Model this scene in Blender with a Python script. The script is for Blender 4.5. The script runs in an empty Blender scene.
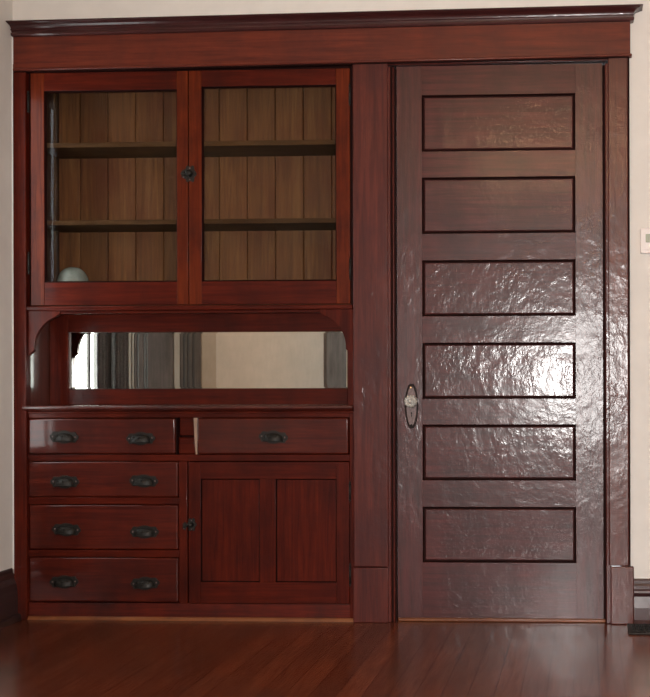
import bpy, bmesh, math, random
from mathutils import Vector, Matrix
random.seed(4)
scene = bpy.context.scene
COL = scene.collection

# ------------------------------------------------------------------ camera model (metres; pixel rows/columns of a 650x697 frame)
D, FPX, PX0, PY0 = 4.8, 1241.0, 528.0, 385.0
TH, RO = math.atan(0.04e-3 * 1241.0), 0.0025
CX, CZ = 2.236, 0.92
def unp(px, py, y):
    dx, dy = px - PX0, py - PY0
    ux = dx*math.cos(RO) - dy*math.sin(RO); uy = dx*math.sin(RO) + dy*math.cos(RO)
    r = (math.cos(TH), math.sin(TH)); w = (-math.sin(TH), math.cos(TH))
    vx = w[0]*FPX + r[0]*ux; vy = w[1]*FPX + r[1]*ux
    t = (y + D)/vy
    return CX + vx*t, CZ - uy*t
def X(px, y=0.0, row=350): return unp(px, row, y)[0]
def Z(py, y=0.0, col=190): return unp(col, py, y)[1]

# ------------------------------------------------------------------ materials
def new_mat(name):
    m = bpy.data.materials.new(name); m.use_nodes = True
    nt = m.node_tree
    return m, nt, nt.nodes['Principled BSDF']
def N(nt, typ, **kw):
    n = nt.nodes.new(typ)
    for k, v in kw.items(): setattr(n, k, v)
    return n
def ramp(nt, fac, stops):
    r = N(nt, 'ShaderNodeValToRGB')
    el = r.color_ramp.elements
    while len(el) < len(stops): el.new(0.5)
    for e, (p, c) in zip(el, stops):
        e.position = p; e.color = (c[0], c[1], c[2], 1)
    nt.links.new(fac, r.inputs['Fac']); return r.outputs['Color']
def noise(nt, vec, scale, detail=4, rough=0.6, dist=0.0):
    n = N(nt, 'ShaderNodeTexNoise')
    n.inputs['Scale'].default_value = scale; n.inputs['Detail'].default_value = detail
    n.inputs['Roughness'].default_value = rough; n.inputs['Distortion'].default_value = dist
    nt.links.new(vec, n.inputs['Vector']); return n.outputs['Fac']
def mapped(nt, scale):
    g = N(nt, 'ShaderNodeNewGeometry'); m = N(nt, 'ShaderNodeMapping')
    m.inputs['Scale'].default_value = scale
    nt.links.new(g.outputs['Position'], m.inputs['Vector']); return m.outputs['Vector']
def mixc(nt, fac, a, b, mode='MIX'):
    m = N(nt, 'ShaderNodeMix', data_type='RGBA', blend_type=mode)
    if isinstance(fac, (int, float)): m.inputs[0].default_value = fac
    else: nt.links.new(fac, m.inputs[0])
    for s, v in ((6, a), (7, b)):
        if isinstance(v, tuple): m.inputs[s].default_value = (*v, 1)
        else: nt.links.new(v, m.inputs[s])
    return m.outputs[2]

def wood(name, dark, light, axis='z', stain=None, rough=0.5, coat=0.5, coat_rough=0.18,
         wave=0.25, fine=0.15, grain=1.0, spec=0.4, wave_scale=(30, 30, 14)):
    """varnished wood: stretched grain along axis, mottled stain, uneven brushed varnish (coat normal)"""
    m, nt, b = new_mat(name)
    st = {'x': (1.2, 22, 22), 'y': (22, 1.2, 22), 'z': (22, 22, 1.2)}[axis]
    v = mapped(nt, tuple(s*grain for s in st))
    g1 = noise(nt, v, 3.0, 6, 0.65, 0.6)
    v2 = mapped(nt, (3.0, 3.0, 2.2))
    g2 = noise(nt, v2, 1.6, 5, 0.65)
    c = ramp(nt, g1, [(0.30, dark), (0.72, light)])
    mid = tuple(d*0.55 for d in dark) if stain is None else stain
    f = ramp(nt, g2, [(0.42, (0, 0, 0)), (0.70, (1, 1, 1))])
    c = mixc(nt, f, c, mixc(nt, 0.7, c, mid))
    nt.links.new(c, b.inputs['Base Color'])
    b.inputs['Roughness'].default_value = rough
    b.inputs['Specular IOR Level'].default_value = spec
    b.inputs['Coat Weight'].default_value = coat
    b.inputs['Coat Roughness'].default_value = coat_rough
    # fine pore bump on the base
    bp = N(nt, 'ShaderNodeBump'); bp.inputs['Strength'].default_value = fine; bp.inputs['Distance'].default_value = 0.001
    nt.links.new(noise(nt, v, 12.0, 3), bp.inputs['Height']); nt.links.new(bp.outputs['Normal'], b.inputs['Normal'])
    # wavy varnish
    w1 = noise(nt, mapped(nt, wave_scale), 1.0, 3, 0.55, 0.4)
    w2 = noise(nt, mapped(nt, (150, 150, 70)), 1.0, 2, 0.5)
    ad = N(nt, 'ShaderNodeMath', operation='MULTIPLY_ADD'); ad.inputs[1].default_value = 0.16
    nt.links.new(w2, ad.inputs[0]); nt.links.new(w1, ad.inputs[2])
    bc = N(nt, 'ShaderNodeBump'); bc.inputs['Strength'].default_value = wave; bc.inputs['Distance'].default_value = 0.004
    mk = noise(nt, mapped(nt, (5, 5, 4)), 1.0, 3, 0.6)
    mr = N(nt, 'ShaderNodeMapRange'); mr.inputs['From Min'].default_value = 0.35; mr.inputs['From Max'].default_value = 0.68
    mr.inputs['To Min'].default_value = 0.25; mr.inputs['To Max'].default_value = 1.3; nt.links.new(mk, mr.inputs['Value'])
    mm = N(nt, 'ShaderNodeMath', operation='MULTIPLY'); nt.links.new(ad.outputs[0], mm.inputs[0]); nt.links.new(mr.outputs[0], mm.inputs[1])
    nt.links.new(mm.outputs[0], bc.inputs['Height']); nt.links.new(bc.outputs['Normal'], b.inputs['Coat Normal'])
    return m

def plain(name, color, rough=0.5, metal=0.0, mottle=0.12, scale=60, bump=0.0, spec=0.5, coat=0.0):
    m, nt, b = new_mat(name)
    v = mapped(nt, (1, 1, 1)); n = noise(nt, v, scale, 4)
    lo = tuple(c*(1-mottle) for c in color); hi = tuple(min(1, c*(1+mottle)) for c in color)
    nt.links.new(ramp(nt, n, [(0.3, lo), (0.7, hi)]), b.inputs['Base Color'])
    b.inputs['Roughness'].default_value = rough; b.inputs['Metallic'].default_value = metal
    b.inputs['Specular IOR Level'].default_value = spec; b.inputs['Coat Weight'].default_value = coat
    if bump:
        bp = N(nt, 'ShaderNodeBump'); bp.inputs['Strength'].default_value = bump; bp.inputs['Distance'].default_value = 0.002
        nt.links.new(n, bp.inputs['Height']); nt.links.new(bp.outputs['Normal'], b.inputs['Normal'])
    return m

CABD, CABL, CABS = (0.032, 0.0026, 0.0013), (0.090, 0.0098, 0.0032), (0.017, 0.0030, 0.0021)
M = {}
M['cab_v'] = wood('mahogany_stain_upright', CABD, CABL, 'z', CABS, coat=0.12, coat_rough=0.15, spec=0.07)
M['cab_h'] = wood('mahogany_stain_level', CABD, CABL, 'x', CABS, coat=0.12, coat_rough=0.15, spec=0.07)
M['cab_base'] = wood('scuffed_base_rail', (0.040, 0.0045, 0.003), (0.115, 0.013, 0.005), 'x', (0.010, 0.006, 0.006), coat=0.15, spec=0.12)
M['drawer'] = wood('drawer_front_stain', CABD, CABL, 'x', CABS, coat=0.55, coat_rough=0.10, spec=0.12, wave=0.08)
M['orange_v'] = wood('orange_worn_stain_upright', (0.052, 0.0056, 0.0018), (0.128, 0.0195, 0.0042), 'z', CABS, coat=0.12, spec=0.07)
M['trim_v'] = wood('casing_stain_upright', (0.040, 0.0066, 0.0050), (0.100, 0.0170, 0.0110), 'z', (0.034, 0.007, 0.008), coat=0.4, coat_rough=0.2, wave=0.6, spec=0.15, wave_scale=(30, 30, 22))
M['trim_gloss'] = wood('casing_stain_heavy_varnish', (0.050, 0.0080, 0.0052), (0.120, 0.0230, 0.0120), 'z', (0.040, 0.010, 0.009), coat=0.6, coat_rough=0.24, wave=0.7, spec=0.2, wave_scale=(34, 34, 20))
M['trim_h'] = wood('frieze_stain_level', (0.060, 0.0072, 0.0034), (0.140, 0.0230, 0.0090), 'x', (0.05, 0.0085, 0.006), coat=0.35, coat_rough=0.2, spec=0.2, wave=0.4, wave_scale=(9, 30, 30))
M['door_v'] = wood('door_stile_stain', (0.032, 0.0062, 0.0064), (0.086, 0.0165, 0.0150), 'z', (0.022, 0.0068, 0.0072), rough=0.45, coat=0.55, coat_rough=0.25, wave=0.65, fine=0.3, spec=0.22, wave_scale=(36, 36, 22))
M['door_h'] = wood('door_rail_stain', (0.032, 0.0062, 0.0064), (0.086, 0.0165, 0.0150), 'x', (0.022, 0.0068, 0.0072), rough=0.45, coat=0.38, coat_rough=0.2, wave=0.45, fine=0.3, spec=0.22, wave_scale=(24, 30, 36))
M['door_p'] = wood('door_panel_stain', (0.032, 0.0062, 0.0064), (0.086, 0.0165, 0.0150), 'x', (0.022, 0.0068, 0.0072), rough=0.45, coat=0.42, coat_rough=0.18, wave=0.55, fine=0.3, spec=0.22, wave_scale=(36, 30, 26))
M['groove_and_shade'] = wood('dark_moulding_varnish_and_shade', (0.008, 0.0016, 0.0012), (0.018, 0.003, 0.002), 'z', None, coat=0.0, rough=0.7, spec=0.08)  # dark moulding varnish; also painted shade beside the right casing and under the frieze
M['base_dark'] = wood('dark_baseboard_stain', (0.012, 0.004, 0.0035), (0.036, 0.010, 0.008), 'y', None, coat=0.7, coat_rough=0.2, wave=0.3)
M['base_x'] = wood('baseboard_stain', (0.030, 0.009, 0.009), (0.065, 0.018, 0.018), 'x', None, coat=0.5, coat_rough=0.35, wave=0.3)
M['shelf'] = wood('olive_brown_shelf', (0.050, 0.020, 0.008), (0.10, 0.045, 0.018), 'x', None, coat=0.0, rough=0.7, spec=0.1)
M['inside'] = wood('dull_brown_cabinet_side', (0.040, 0.016, 0.009), (0.075, 0.032, 0.017), 'z', None, coat=0.0, rough=0.75, spec=0.08)
M['worn'] = wood('pale_edge_wood', (0.22, 0.13, 0.09), (0.36, 0.24, 0.17), 'z', None, coat=0.3)  # pale colour of the added drawer edge strip
M['strip'] = wood('bare_orange_strip', (0.10, 0.026, 0.006), (0.23, 0.075, 0.018), 'x', (0.06, 0.015, 0.006), coat=0.2)
M['iron'] = plain('aged_dark_iron', (0.013, 0.011, 0.009), 0.5, 0.25, 0.45, 160, 0.4, spec=0.25)
M['bronze'] = plain('worn_bronze_plate', (0.105, 0.070, 0.066), 0.5, 0.4, 0.3, 120, 0.3)
M['plate_rim'] = plain('dark_plate_rim', (0.012, 0.005, 0.004), 0.6, 0.0, 0.3, 120, spec=0.15)
M['black'] = plain('keyhole_black', (0.004, 0.004, 0.004), 0.7)
M['brass'] = plain('brass_screw', (0.65, 0.42, 0.22), 0.3, 0.9)
M['plaster'] = plain('cream_painted_plaster', (0.640, 0.600, 0.560), 0.85, 0, 0.035, 9, 0.05, spec=0.2)
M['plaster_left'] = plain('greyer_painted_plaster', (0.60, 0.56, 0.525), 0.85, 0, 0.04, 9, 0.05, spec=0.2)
M['ceil'] = plain('white_ceiling_paint', (0.70, 0.67, 0.62), 0.9, 0, 0.03, 8)
M['white_paint'] = plain('white_caulk_bead', (0.80, 0.78, 0.74), 0.6, 0, 0.06, 50)
M['plastic'] = plain('off_white_plastic', (0.66, 0.59, 0.565), 0.4, 0, 0.03, 40)
M['lcd'] = plain('grey_green_display', (0.30, 0.31, 0.24), 0.25, 0, 0.08, 40)
M['curtain'] = plain('charcoal_curtain_cloth', (0.20, 0.19, 0.19), 0.9, 0, 0.25, 120)
M['grey_door'] = wood('weathered_grey_door', (0.15, 0.14, 0.145), (0.26, 0.24, 0.24), 'z', None, coat=0.0, rough=0.9, spec=0.1)
M['dark_door'] = wood('dark_far_door', (0.11, 0.10, 0.10), (0.20, 0.18, 0.18), 'z', None, coat=0.0, rough=0.9, spec=0.05)
M['sheer_w'] = plain('white_window_paint', (0.75, 0.73, 0.70), 0.5, 0, 0.03, 30)
M['pale_trim'] = plain('dull_pale_paint', (0.42, 0.41, 0.38), 0.8, 0, 0.05, 30, spec=0.1)
M['tan'] = plain('tan_painted_casing', (0.42, 0.36, 0.30), 0.7, 0, 0.05, 20)

def mirror_mat():
    m, nt, b = new_mat('silvered_mirror')
    v = mapped(nt, (1, 1, 1)); n = noise(nt, v, 20, 3)
    nt.links.new(ramp(nt, n, [(0.3, (0.74, 0.75, 0.69)), (0.7, (0.80, 0.80, 0.74))]), b.inputs['Base Color'])
    b.inputs['Metallic'].default_value = 1; b.inputs['Roughness'].default_value = 0.012
    return m
M['mirror'] = mirror_mat()
def pane_mat(name, tint, ior=1.45):
    m, nt, b = new_mat(name); nt.nodes.remove(b)
    out = nt.nodes['Material Output']
    fr = N(nt, 'ShaderNodeFresnel'); fr.inputs['IOR'].default_value = ior
    t = N(nt, 'ShaderNodeBsdfTransparent'); t.inputs['Color'].default_value = (*tint, 1)
    g = N(nt, 'ShaderNodeBsdfGlossy'); g.inputs['Roughness'].default_value = 0.03
    bp = N(nt, 'ShaderNodeBump'); bp.inputs['Strength'].default_value = 0.05
    nt.links.new(noise(nt, mapped(nt, (1, 1, 1)), 7, 2), bp.inputs['Height']); nt.links.new(bp.outputs['Normal'], g.inputs['Normal'])
    mx = N(nt, 'ShaderNodeMixShader')
    gm = N(nt, 'ShaderNodeNewGeometry'); sb = N(nt, 'ShaderNodeMath', operation='SUBTRACT'); sb.inputs[0].default_value = 1.0
    nt.links.new(gm.outputs['Backfacing'], sb.inputs[1])
    ml = N(nt, 'ShaderNodeMath', operation='MULTIPLY'); nt.links.new(fr.outputs[0], ml.inputs[0]); nt.links.new(sb.outputs[0], ml.inputs[1])
    nt.links.new(ml.outputs[0], mx.inputs[0]); nt.links.new(t.outputs[0], mx.inputs[1]); nt.links.new(g.outputs[0], mx.inputs[2])
    nt.links.new(mx.outputs[0], out.inputs['Surface'])
    return m
M['pane'] = pane_mat('old_window_glass', (0.93, 0.95, 0.93))
M['cab_pane'] = pane_mat('thin_cabinet_glass', (0.93, 0.95, 0.93), 1.27)
def glass_knob():
    m, nt, b = new_mat('pressed_glass')
    n = noise(nt, mapped(nt, (1, 1, 1)), 300, 2)
    nt.links.new(ramp(nt, n, [(0.3, (0.50, 0.47, 0.42)), (0.7, (0.72, 0.69, 0.63))]), b.inputs['Base Color'])
    b.inputs['Roughness'].default_value = 0.08; b.inputs['Transmission Weight'].default_value = 0.5
    b.inputs['IOR'].default_value = 1.5
    return m
M['knob'] = glass_knob()
def bowl_mat():
    m, nt, b = new_mat('milky_blue_glass')
    n = noise(nt, mapped(nt, (1, 1, 1)), 30, 3)
    nt.links.new(ramp(nt, n, [(0.3, (0.20, 0.21, 0.20)), (0.7, (0.28, 0.29, 0.28))]), b.inputs['Base Color'])
    b.inputs['Roughness'].default_value = 0.15; b.inputs['Transmission Weight'].default_value = 0.15
    return m
M['bowl'] = bowl_mat()

def back_boards():
    m, nt, b = new_mat('beaded_back_boards')
    v = mapped(nt, (20, 20, 1.0)); g1 = noise(nt, v, 3.2, 6, 0.7, 0.8)
    c = ramp(nt, g1, [(0.28, (0.070, 0.023, 0.008)), (0.55, (0.135, 0.052, 0.018)), (0.78, (0.20, 0.094, 0.035))])
    # each board takes the stain its own way
    g = N(nt, 'ShaderNodeNewGeometry'); sp = N(nt, 'ShaderNodeSeparateXYZ'); nt.links.new(g.outputs['Position'], sp.inputs[0])
    d = N(nt, 'ShaderNodeMath', operation='DIVIDE'); d.inputs[1].default_value = 0.1175; nt.links.new(sp.outputs[0], d.inputs[0])
    fl = N(nt, 'ShaderNodeMath', operation='FLOOR'); nt.links.new(d.outputs[0], fl.inputs[0])
    wn = N(nt, 'ShaderNodeTexWhiteNoise', noise_dimensions='1D'); nt.links.new(fl.outputs[0], wn.inputs['W'])
    t = ramp(nt, wn.outputs['Value'], [(0.0, (0.78, 0.74, 0.72)), (0.5, (0.95, 0.90, 0.85)), (1.0, (1.10, 1.02, 0.95))])
    c = mixc(nt, 1.0, c, t, 'MULTIPLY')
    n2 = noise(nt, mapped(nt, (6, 6, 3)), 1.2, 4)
    f = ramp(nt, n2, [(0.45, (0, 0, 0)), (0.72, (1, 1, 1))])
    c = mixc(nt, f, c, mixc(nt, 0.6, c, (0.085, 0.014, 0.006)))
    nt.links.new(c, b.inputs['Base Color']); b.inputs['Roughness'].default_value = 0.6
    b.inputs['Specular IOR Level'].default_value = 0.25
    return m
M['boards'] = back_boards()

def floor_mat():
    m, nt, b = new_mat('narrow_strip_oak_floor')
    g = N(nt, 'ShaderNodeNewGeometry'); sp = N(nt, 'ShaderNodeSeparateXYZ'); nt.links.new(g.outputs['Position'], sp.inputs[0])
    W = 0.078
    d = N(nt, 'ShaderNodeMath', operation='DIVIDE'); d.inputs[1].default_value = W; nt.links.new(sp.outputs[0], d.inputs[0])
    fl = N(nt, 'ShaderNodeMath', operation='FLOOR'); nt.links.new(d.outputs[0], fl.inputs[0])
    fr = N(nt, 'ShaderNodeMath', operation='FRACT'); nt.links.new(d.outputs[0], fr.inputs[0])
    wn = N(nt, 'ShaderNodeTexWhiteNoise', noise_dimensions='1D'); nt.links.new(fl.outputs[0], wn.inputs['W'])
    v = mapped(nt, (24, 1.5, 24)); g1 = noise(nt, v, 3.0, 6, 0.65, 0.5)
    c = ramp(nt, g1, [(0.3, (0.075, 0.0150, 0.0062)), (0.72, (0.195, 0.050, 0.019))])
    t = ramp(nt, wn.outputs['Value'], [(0, (0.72, 0.70, 0.70)), (1, (1.15, 1.12, 1.10))])
    c = mixc(nt, 1.0, c, t, 'MULTIPLY')
    n2 = noise(nt, mapped(nt, (1.5, 1.5, 1)), 2.0, 5, 0.65)
    f = ramp(nt, n2, [(0.42, (0, 0, 0)), (0.68, (1, 1, 1))])
    c = mixc(nt, f, c, mixc(nt, 0.5, c, (0.05, 0.022, 0.014)))
    # joints between strips
    j = ramp(nt, fr.outputs[0], [(0.0, (1, 1, 1)), (0.035, (0, 0, 0)), (0.97, (0, 0, 0)), (1.0, (1, 1, 1))])
    c = mixc(nt, j, c, (0.012, 0.004, 0.003))
    nt.links.new(c, b.inputs['Base Color'])
    rr = N(nt, 'ShaderNodeMapRange'); rr.inputs['To Min'].default_value = 0.15; rr.inputs['To Max'].default_value = 0.32
    nt.links.new(n2, rr.inputs['Value']); nt.links.new(rr.outputs[0], b.inputs['Roughness'])
    b.inputs['Specular IOR Level'].default_value = 0.45
    bp = N(nt, 'ShaderNodeBump'); bp.inputs['Strength'].default_value = 0.12; bp.inputs['Distance'].default_value = 0.003
    nt.links.new(noise(nt, mapped(nt, (26, 5, 5)), 1.0, 3), bp.inputs['Height']); nt.links.new(bp.outputs['Normal'], b.inputs['Normal'])
    return m
M['floor'] = floor_mat()

# ------------------------------------------------------------------ mesh building
class MB:
    def __init__(self, *mats): self.v = []; self.f = []; self.mi = []; self.sm = []; self.mats = list(mats)
    def add(self, vs, fs, mi=0, smooth=False):
        o = len(self.v); self.v += [tuple(p) for p in vs]
        for f in fs: self.f.append([i+o for i in f]); self.mi.append(mi); self.sm.append(smooth)
    def box(self, x0, x1, y0, y1, z0, z1, mi=0, bev=0.0, seg=2):
        x0, x1 = min(x0, x1), max(x0, x1); y0, y1 = min(y0, y1), max(y0, y1); z0, z1 = min(z0, z1), max(z0, z1)
        bm = bmesh.new(); r = bmesh.ops.create_cube(bm, size=1)
        for q in bm.verts: q.co = Vector(((x0+x1)/2 + q.co.x*(x1-x0), (y0+y1)/2 + q.co.y*(y1-y0), (z0+z1)/2 + q.co.z*(z1-z0)))
        if bev: bmesh.ops.bevel(bm, geom=bm.edges[:], offset=min(bev, 0.45*min(x1-x0, y1-y0, z1-z0)), segments=seg, affect='EDGES', profile=0.5)
        self.take(bm, mi, 'bevel' if bev else False)
    def take(self, bm, mi=0, smooth=False):
        bm.verts.index_update()
        bm.normal_update(); o = len(self.sm)
        self.add([q.co for q in bm.verts], [[q.index for q in f.verts] for f in bm.faces], mi, smooth is True)
        if smooth == 'bevel':                                   # rounded edges shade smoothly, flat faces stay flat
            for i, f in enumerate(bm.faces): self.sm[o+i] = max(abs(c) for c in f.normal) < 0.9999
        bm.free()
    def rings(self, rect, prof, mi=0, cap=True, capmi=None):
        """rings stepping inwards around a rectangle (x0,x1,z0,z1): prof = [(inset, y), ...], mitred corners"""
        x0, x1, z0, z1 = rect; vs = []; fs = []
        for d, y in prof: vs += [(x0+d, y, z0+d), (x1-d, y, z0+d), (x1-d, y, z1-d), (x0+d, y, z1-d)]
        for k in range(len(prof)-1):
            for i in range(4):
                j = (i+1) % 4; fs.append([4*k+i, 4*k+j, 4*k+4+j, 4*k+4+i])
        self.add(vs, fs, mi)
        if cap:
            n = 4*(len(prof)-1); self.add(vs[n:n+4], [[0, 1, 2, 3]], mi if capmi is None else capmi)
    def prism(self, poly, y0, y1, mi=0, bev=0.0):
        """outline in (x,z) given a real thickness from y0 (front) to y1 (back)"""
        bm = bmesh.new()
        a = [bm.verts.new((x, y0, z)) for x, z in poly]
        f = bm.faces.new(a)
        r = bmesh.ops.extrude_face_region(bm, geom=[f])
        for q in r['geom']:
            if isinstance(q, bmesh.types.BMVert): q.co.y = y1
        if bev:
            es = [e for e in bm.edges if all(abs(q.co.y-y0) < 1e-7 for q in e.verts)]
            bmesh.ops.bevel(bm, geom=es, offset=bev, segments=2, affect='EDGES', profile=0.5)
        bmesh.ops.recalc_face_normals(bm, faces=bm.faces)
        self.take(bm, mi)
    def lathe(self, prof, c, axis='z', n=40, mi=0, flute=None):
        vs = []; fs = []
        for k, (r, h) in enumerate(prof):
            for i in range(n):
                a = 2*math.pi*i/n
                rr = r*(1 + (flute[0]*math.cos(flute[1]*a) if flute else 0))
                p = (rr*math.cos(a), rr*math.sin(a), h)
                if axis == 'y': p = (p[0], -p[2], p[1])
                vs.append((c[0]+p[0], c[1]+p[1], c[2]+p[2]))
        for k in range(len(prof)-1):
            for i in range(n):
                j = (i+1) % n; fs.append([k*n+i, k*n+j, (k+1)*n+j, (k+1)*n+i])
        fs.append(list(range(n))[::-1]); fs.append([(len(prof)-1)*n+i for i in range(n)])
        self.add(vs, fs, mi, True)
    def tube(self, pts, r, mi=0, n=10):
        pts = [Vector(p) for p in pts]; vs = []; fs = []
        for k, p in enumerate(pts):
            t = (pts[min(k+1, len(pts)-1)] - pts[max(k-1, 0)]).normalized()
            u = t.cross(Vector((0, 1, 0.13))).normalized(); w = t.cross(u)
            rr = r[k] if isinstance(r, (list, tuple)) else r
            for i in range(n):
                a = 2*math.pi*i/n; vs.append(p + (u*math.cos(a) + w*math.sin(a))*rr)
        for k in range(len(pts)-1):
            for i in range(n):
                j = (i+1) % n; fs.append([k*n+i, k*n+j, (k+1)*n+j, (k+1)*n+i])
        fs.append(list(range(n))); fs.append([(len(pts)-1)*n+i for i in range(n)])
        self.add(vs, fs, mi, True)
    def ball(self, c, rx, ry, rz, mi=0):
        bm = bmesh.new(); bmesh.ops.create_uvsphere(bm, u_segments=18, v_segments=12, radius=1)
        for q in bm.verts: q.co = Vector((c[0]+q.co.x*rx, c[1]+q.co.y*ry, c[2]+q.co.z*rz))
        self.take(bm, mi, True)
    def shear(self, xc, k):
        self.v = [(x, y, z + (x-xc)*k) for x, y, z in self.v]

WORLD = {}
def tag(o, label=None, cat=None, group=None, kind=None):
    if label: o['label'] = label
    if cat: o['category'] = cat
    if group: o['group'] = group
    if kind: o['kind'] = kind
    return o
def build(name, mb, parent=None, origin=None):
    me = bpy.data.meshes.new(name)
    xs = list(zip(*mb.v))
    if origin is None: origin = Vector(((min(xs[0])+max(xs[0]))/2, (min(xs[1])+max(xs[1]))/2, min(xs[2])))
    else: origin = Vector(origin)
    me.from_pydata([Vector(p)-origin for p in mb.v], [], mb.f)
    for m in mb.mats: me.materials.append(m)
    for p, mi, s in zip(me.polygons, mb.mi, mb.sm): p.material_index = mi; p.use_smooth = s
    bm = bmesh.new(); bm.from_mesh(me); bmesh.ops.recalc_face_normals(bm, faces=bm.faces); bm.to_mesh(me); bm.free()
    me.update()
    o = bpy.data.objects.new(name, me); COL.objects.link(o)
    WORLD[o.name] = origin.copy()
    if parent: o.parent = parent; o.location = origin - WORLD[parent.name]
    else: o.location = origin
    return o
def empty(name, loc):
    o = bpy.data.objects.new(name, None); COL.objects.link(o); o.location = loc; o.empty_display_size = 0.1
    WORLD[o.name] = Vector(loc); return o
def struct(name, mb, label, cat): return tag(build(name, mb), label, cat, kind='structure')

# ------------------------------------------------------------------ key dimensions
XL = -0.039                       # face of the left wall
XR, YB, HC = 5.05, -7.0, 2.85     # right wall, wall behind the camera, ceiling
YC = -0.022                       # front of the casings
YF = -0.006                       # front of the cabinet face frame
cl0, cl1 = X(13.2, YC), X(26.2, YC)       # left casing
cm0, cm1 = X(353.0, YC), X(388.2, YC)     # casing between cabinet and door
cr0, cr1 = X(608.5, YC), X(628.5, YC)     # right casing
zf_top, zf_bot = Z(28.5, -0.03, 320), Z(63.5, -0.03, 320)   # frieze board
TILT, XT = 0.0085, X(320)
def ztilt(x): return (x-XT)*TILT

# ------------------------------------------------------------------ room shell
b = MB(M['floor']); b.box(XL-0.1, XR+0.1, YB-0.1, 0.45, -0.06, 0.0)
struct('floor', b, 'glossy red brown narrow strip wood floor in front of the built in cabinet', 'floor')
b = MB(M['ceil']); b.box(XL-0.1, XR+0.1, YB-0.1, 0.45, HC, HC+0.06)
struct('ceiling', b, 'white painted ceiling above the cabinet wall', 'ceiling')
b = MB(M['plaster'])
b.box(XL, XR, 0.0, 0.12, zf_top-0.06, HC)                   # above the cornice
b.box(cm0+0.012, cm1-0.012, 0.0, 0.40, 0.0, zf_top-0.06)    # behind the middle casing
b.box(cr1-0.03, XR, 0.0, 0.12, 0.0, zf_top-0.06)            # right of the door
b.box(XL, cl0+0.012, 0.0, 0.40, 0.0, zf_top-0.06)
struct('wall_back', b, 'cream plaster wall around and above the dark built in cabinet and door', 'wall')
fy0, fy1 = -6.75, -3.7
b = MB(M['plaster'])
b.box(XR, XR+0.1, fy1, 0.12, 0, HC); b.box(XR, XR+0.1, YB, fy0, 0, HC); b.box(XR, XR+0.1, fy0, fy1, 0, 0.7); b.box(XR, XR+0.1, fy0, fy1, 2.3, HC)
struct('wall_right', b, 'cream plaster wall on the far right side of the room', 'wall')
b = MB(M['plaster']); b.box(XL, XR, YB-0.1, YB, 0, HC)
struct('wall_front', b, 'cream plaster wall opposite the cabinet', 'wall')

def wy(px, off=0.0):              # how far along the left wall the mirror shows column px
    ym = 0.211; xm = X(px, ym, 360)
    return ym - (xm-XL-off)/((CX-xm)/(D+ym))
w0, w1 = wy(74), wy(97)           # window opening in the left wall
wz0, wz1 = 0.62, 2.15
WT = 0.016
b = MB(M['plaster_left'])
b.box(XL-WT, XL, w0, 0.40, 0, HC)
b.box(XL-WT, XL, w1, w0, 0, wz0); b.box(XL-WT, XL, w1, w0, wz1, HC)
b.box(XL-WT, XL, YB, w1, 0, HC)
struct('wall_left', b, 'grey cream plaster wall meeting the left edge of the cabinet', 'wall')
# window in that wall (seen in the niche mirror)
b = MB(M['sheer_w'])
b.box(XL-0.015, XL-0.002, w1, w0, wz0, wz0+0.05, bev=.004); b.box(XL-0.015, XL-0.002, w1, w0, wz1-0.05, wz1, bev=.004)
b.box(XL-0.015, XL-0.002, w0-0.006, w0, wz0, wz1, bev=.002)
wn = struct('window_1', b, 'bright tall side window mirrored at the left end of the niche', 'window')
b = MB(M['dark_door']); b.box(XL-0.014, XL-0.001, wy(91), wy(89.4), wz0+0.05, wz1-0.05, bev=.003); build('mullion', b, wn)
b = MB(M['sheer_w']); b.box(XL-0.014, XL+0.012, w1-0.03, w0, wz0-0.035, wz0, bev=.005); build('window_sill', b, wn)
b = MB(M['pane'])
b.box(XL-0.0145, XL-0.0115, w1+0.001, wy(91), wz0+.05, wz1-.05); b.box(XL-0.0145, XL-0.0115, wy(89.4), w0-0.006, wz0+.05, wz1-.05)
build('window_pane', b, wn)

b = MB(M['sheer_w'])  # unseen right-wall window, added as ambient fill light
fm = (fy0+fy1)/2
for q in ((fy0, fy1, 0.7, 0.76), (fy0, fy1, 2.24, 2.3), (fy0, fy0+.06, .76, 2.24), (fy1-.06, fy1, .76, 2.24), (fm-.02, fm+.02, .76, 2.24), (fy0+.06, fy1-.06, 1.60, 1.64)):
    b.box(XR+0.03, XR+0.08, q[0], q[1], q[2], q[3], bev=.004)
wf = struct('fill_window', b, 'wide white framed window in the right wall, unseen and added for fill daylight', 'window')
b = MB(M['pane']); b.box(XR+.056, XR+.06, fy0+.05, fy1-.05, .75, 2.25); build('window_pane', b, wf)
# things along the left wall that only the mirror shows
def folds(y0, y1, z0, z1, mat, amp=0.02, n=7):
    mb = MB(mat); k = n*10; vs = []; fs = []
    for s in (0, 1):
        for i in range(k+1):
            t = i/k; y = y0+(y1-y0)*t; x = XL+0.036 + amp*math.cos(t*n*2*math.pi) + s*0.004
            vs += [(x, y, z0), (x, y, z1)]
    for s in (0, 1):
        o = s*2*(k+1)
        for i in range(k): fs.append([o+2*i, o+2*i+2, o+2*i+3, o+2*i+1])
    mb.add(vs, fs, 0, True); return mb
tag(build('curtain', folds(wy(107, .05), wy(97.2, .05), 0.1, 2.3, M['curtain'], 0.012, 3)), 'charcoal curtain hanging beside the bright side window, mirrored in the niche', 'curtain')
tag(build('curtain', folds(wy(128, .05), wy(115, .05), 0.1, 2.3, M['curtain'], 0.012, 4)), 'grey curtain hanging past a pale strip of wall, second in the niche mirror', 'curtain')
b = MB(M['pale_trim'])
b.box(XL, XL+0.02, wy(131, .02), wy(128.6, .02), 0, 2.2, bev=.004); b.box(XL, XL+0.02, wy(134, .02), wy(132, .02), 0, 2.2, bev=.004)
struct('trim_1', b, 'pale double casing strip left of a dark door, mirrored in the niche', 'casing')
b = MB(M['dark_door'], M['black'])
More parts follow.
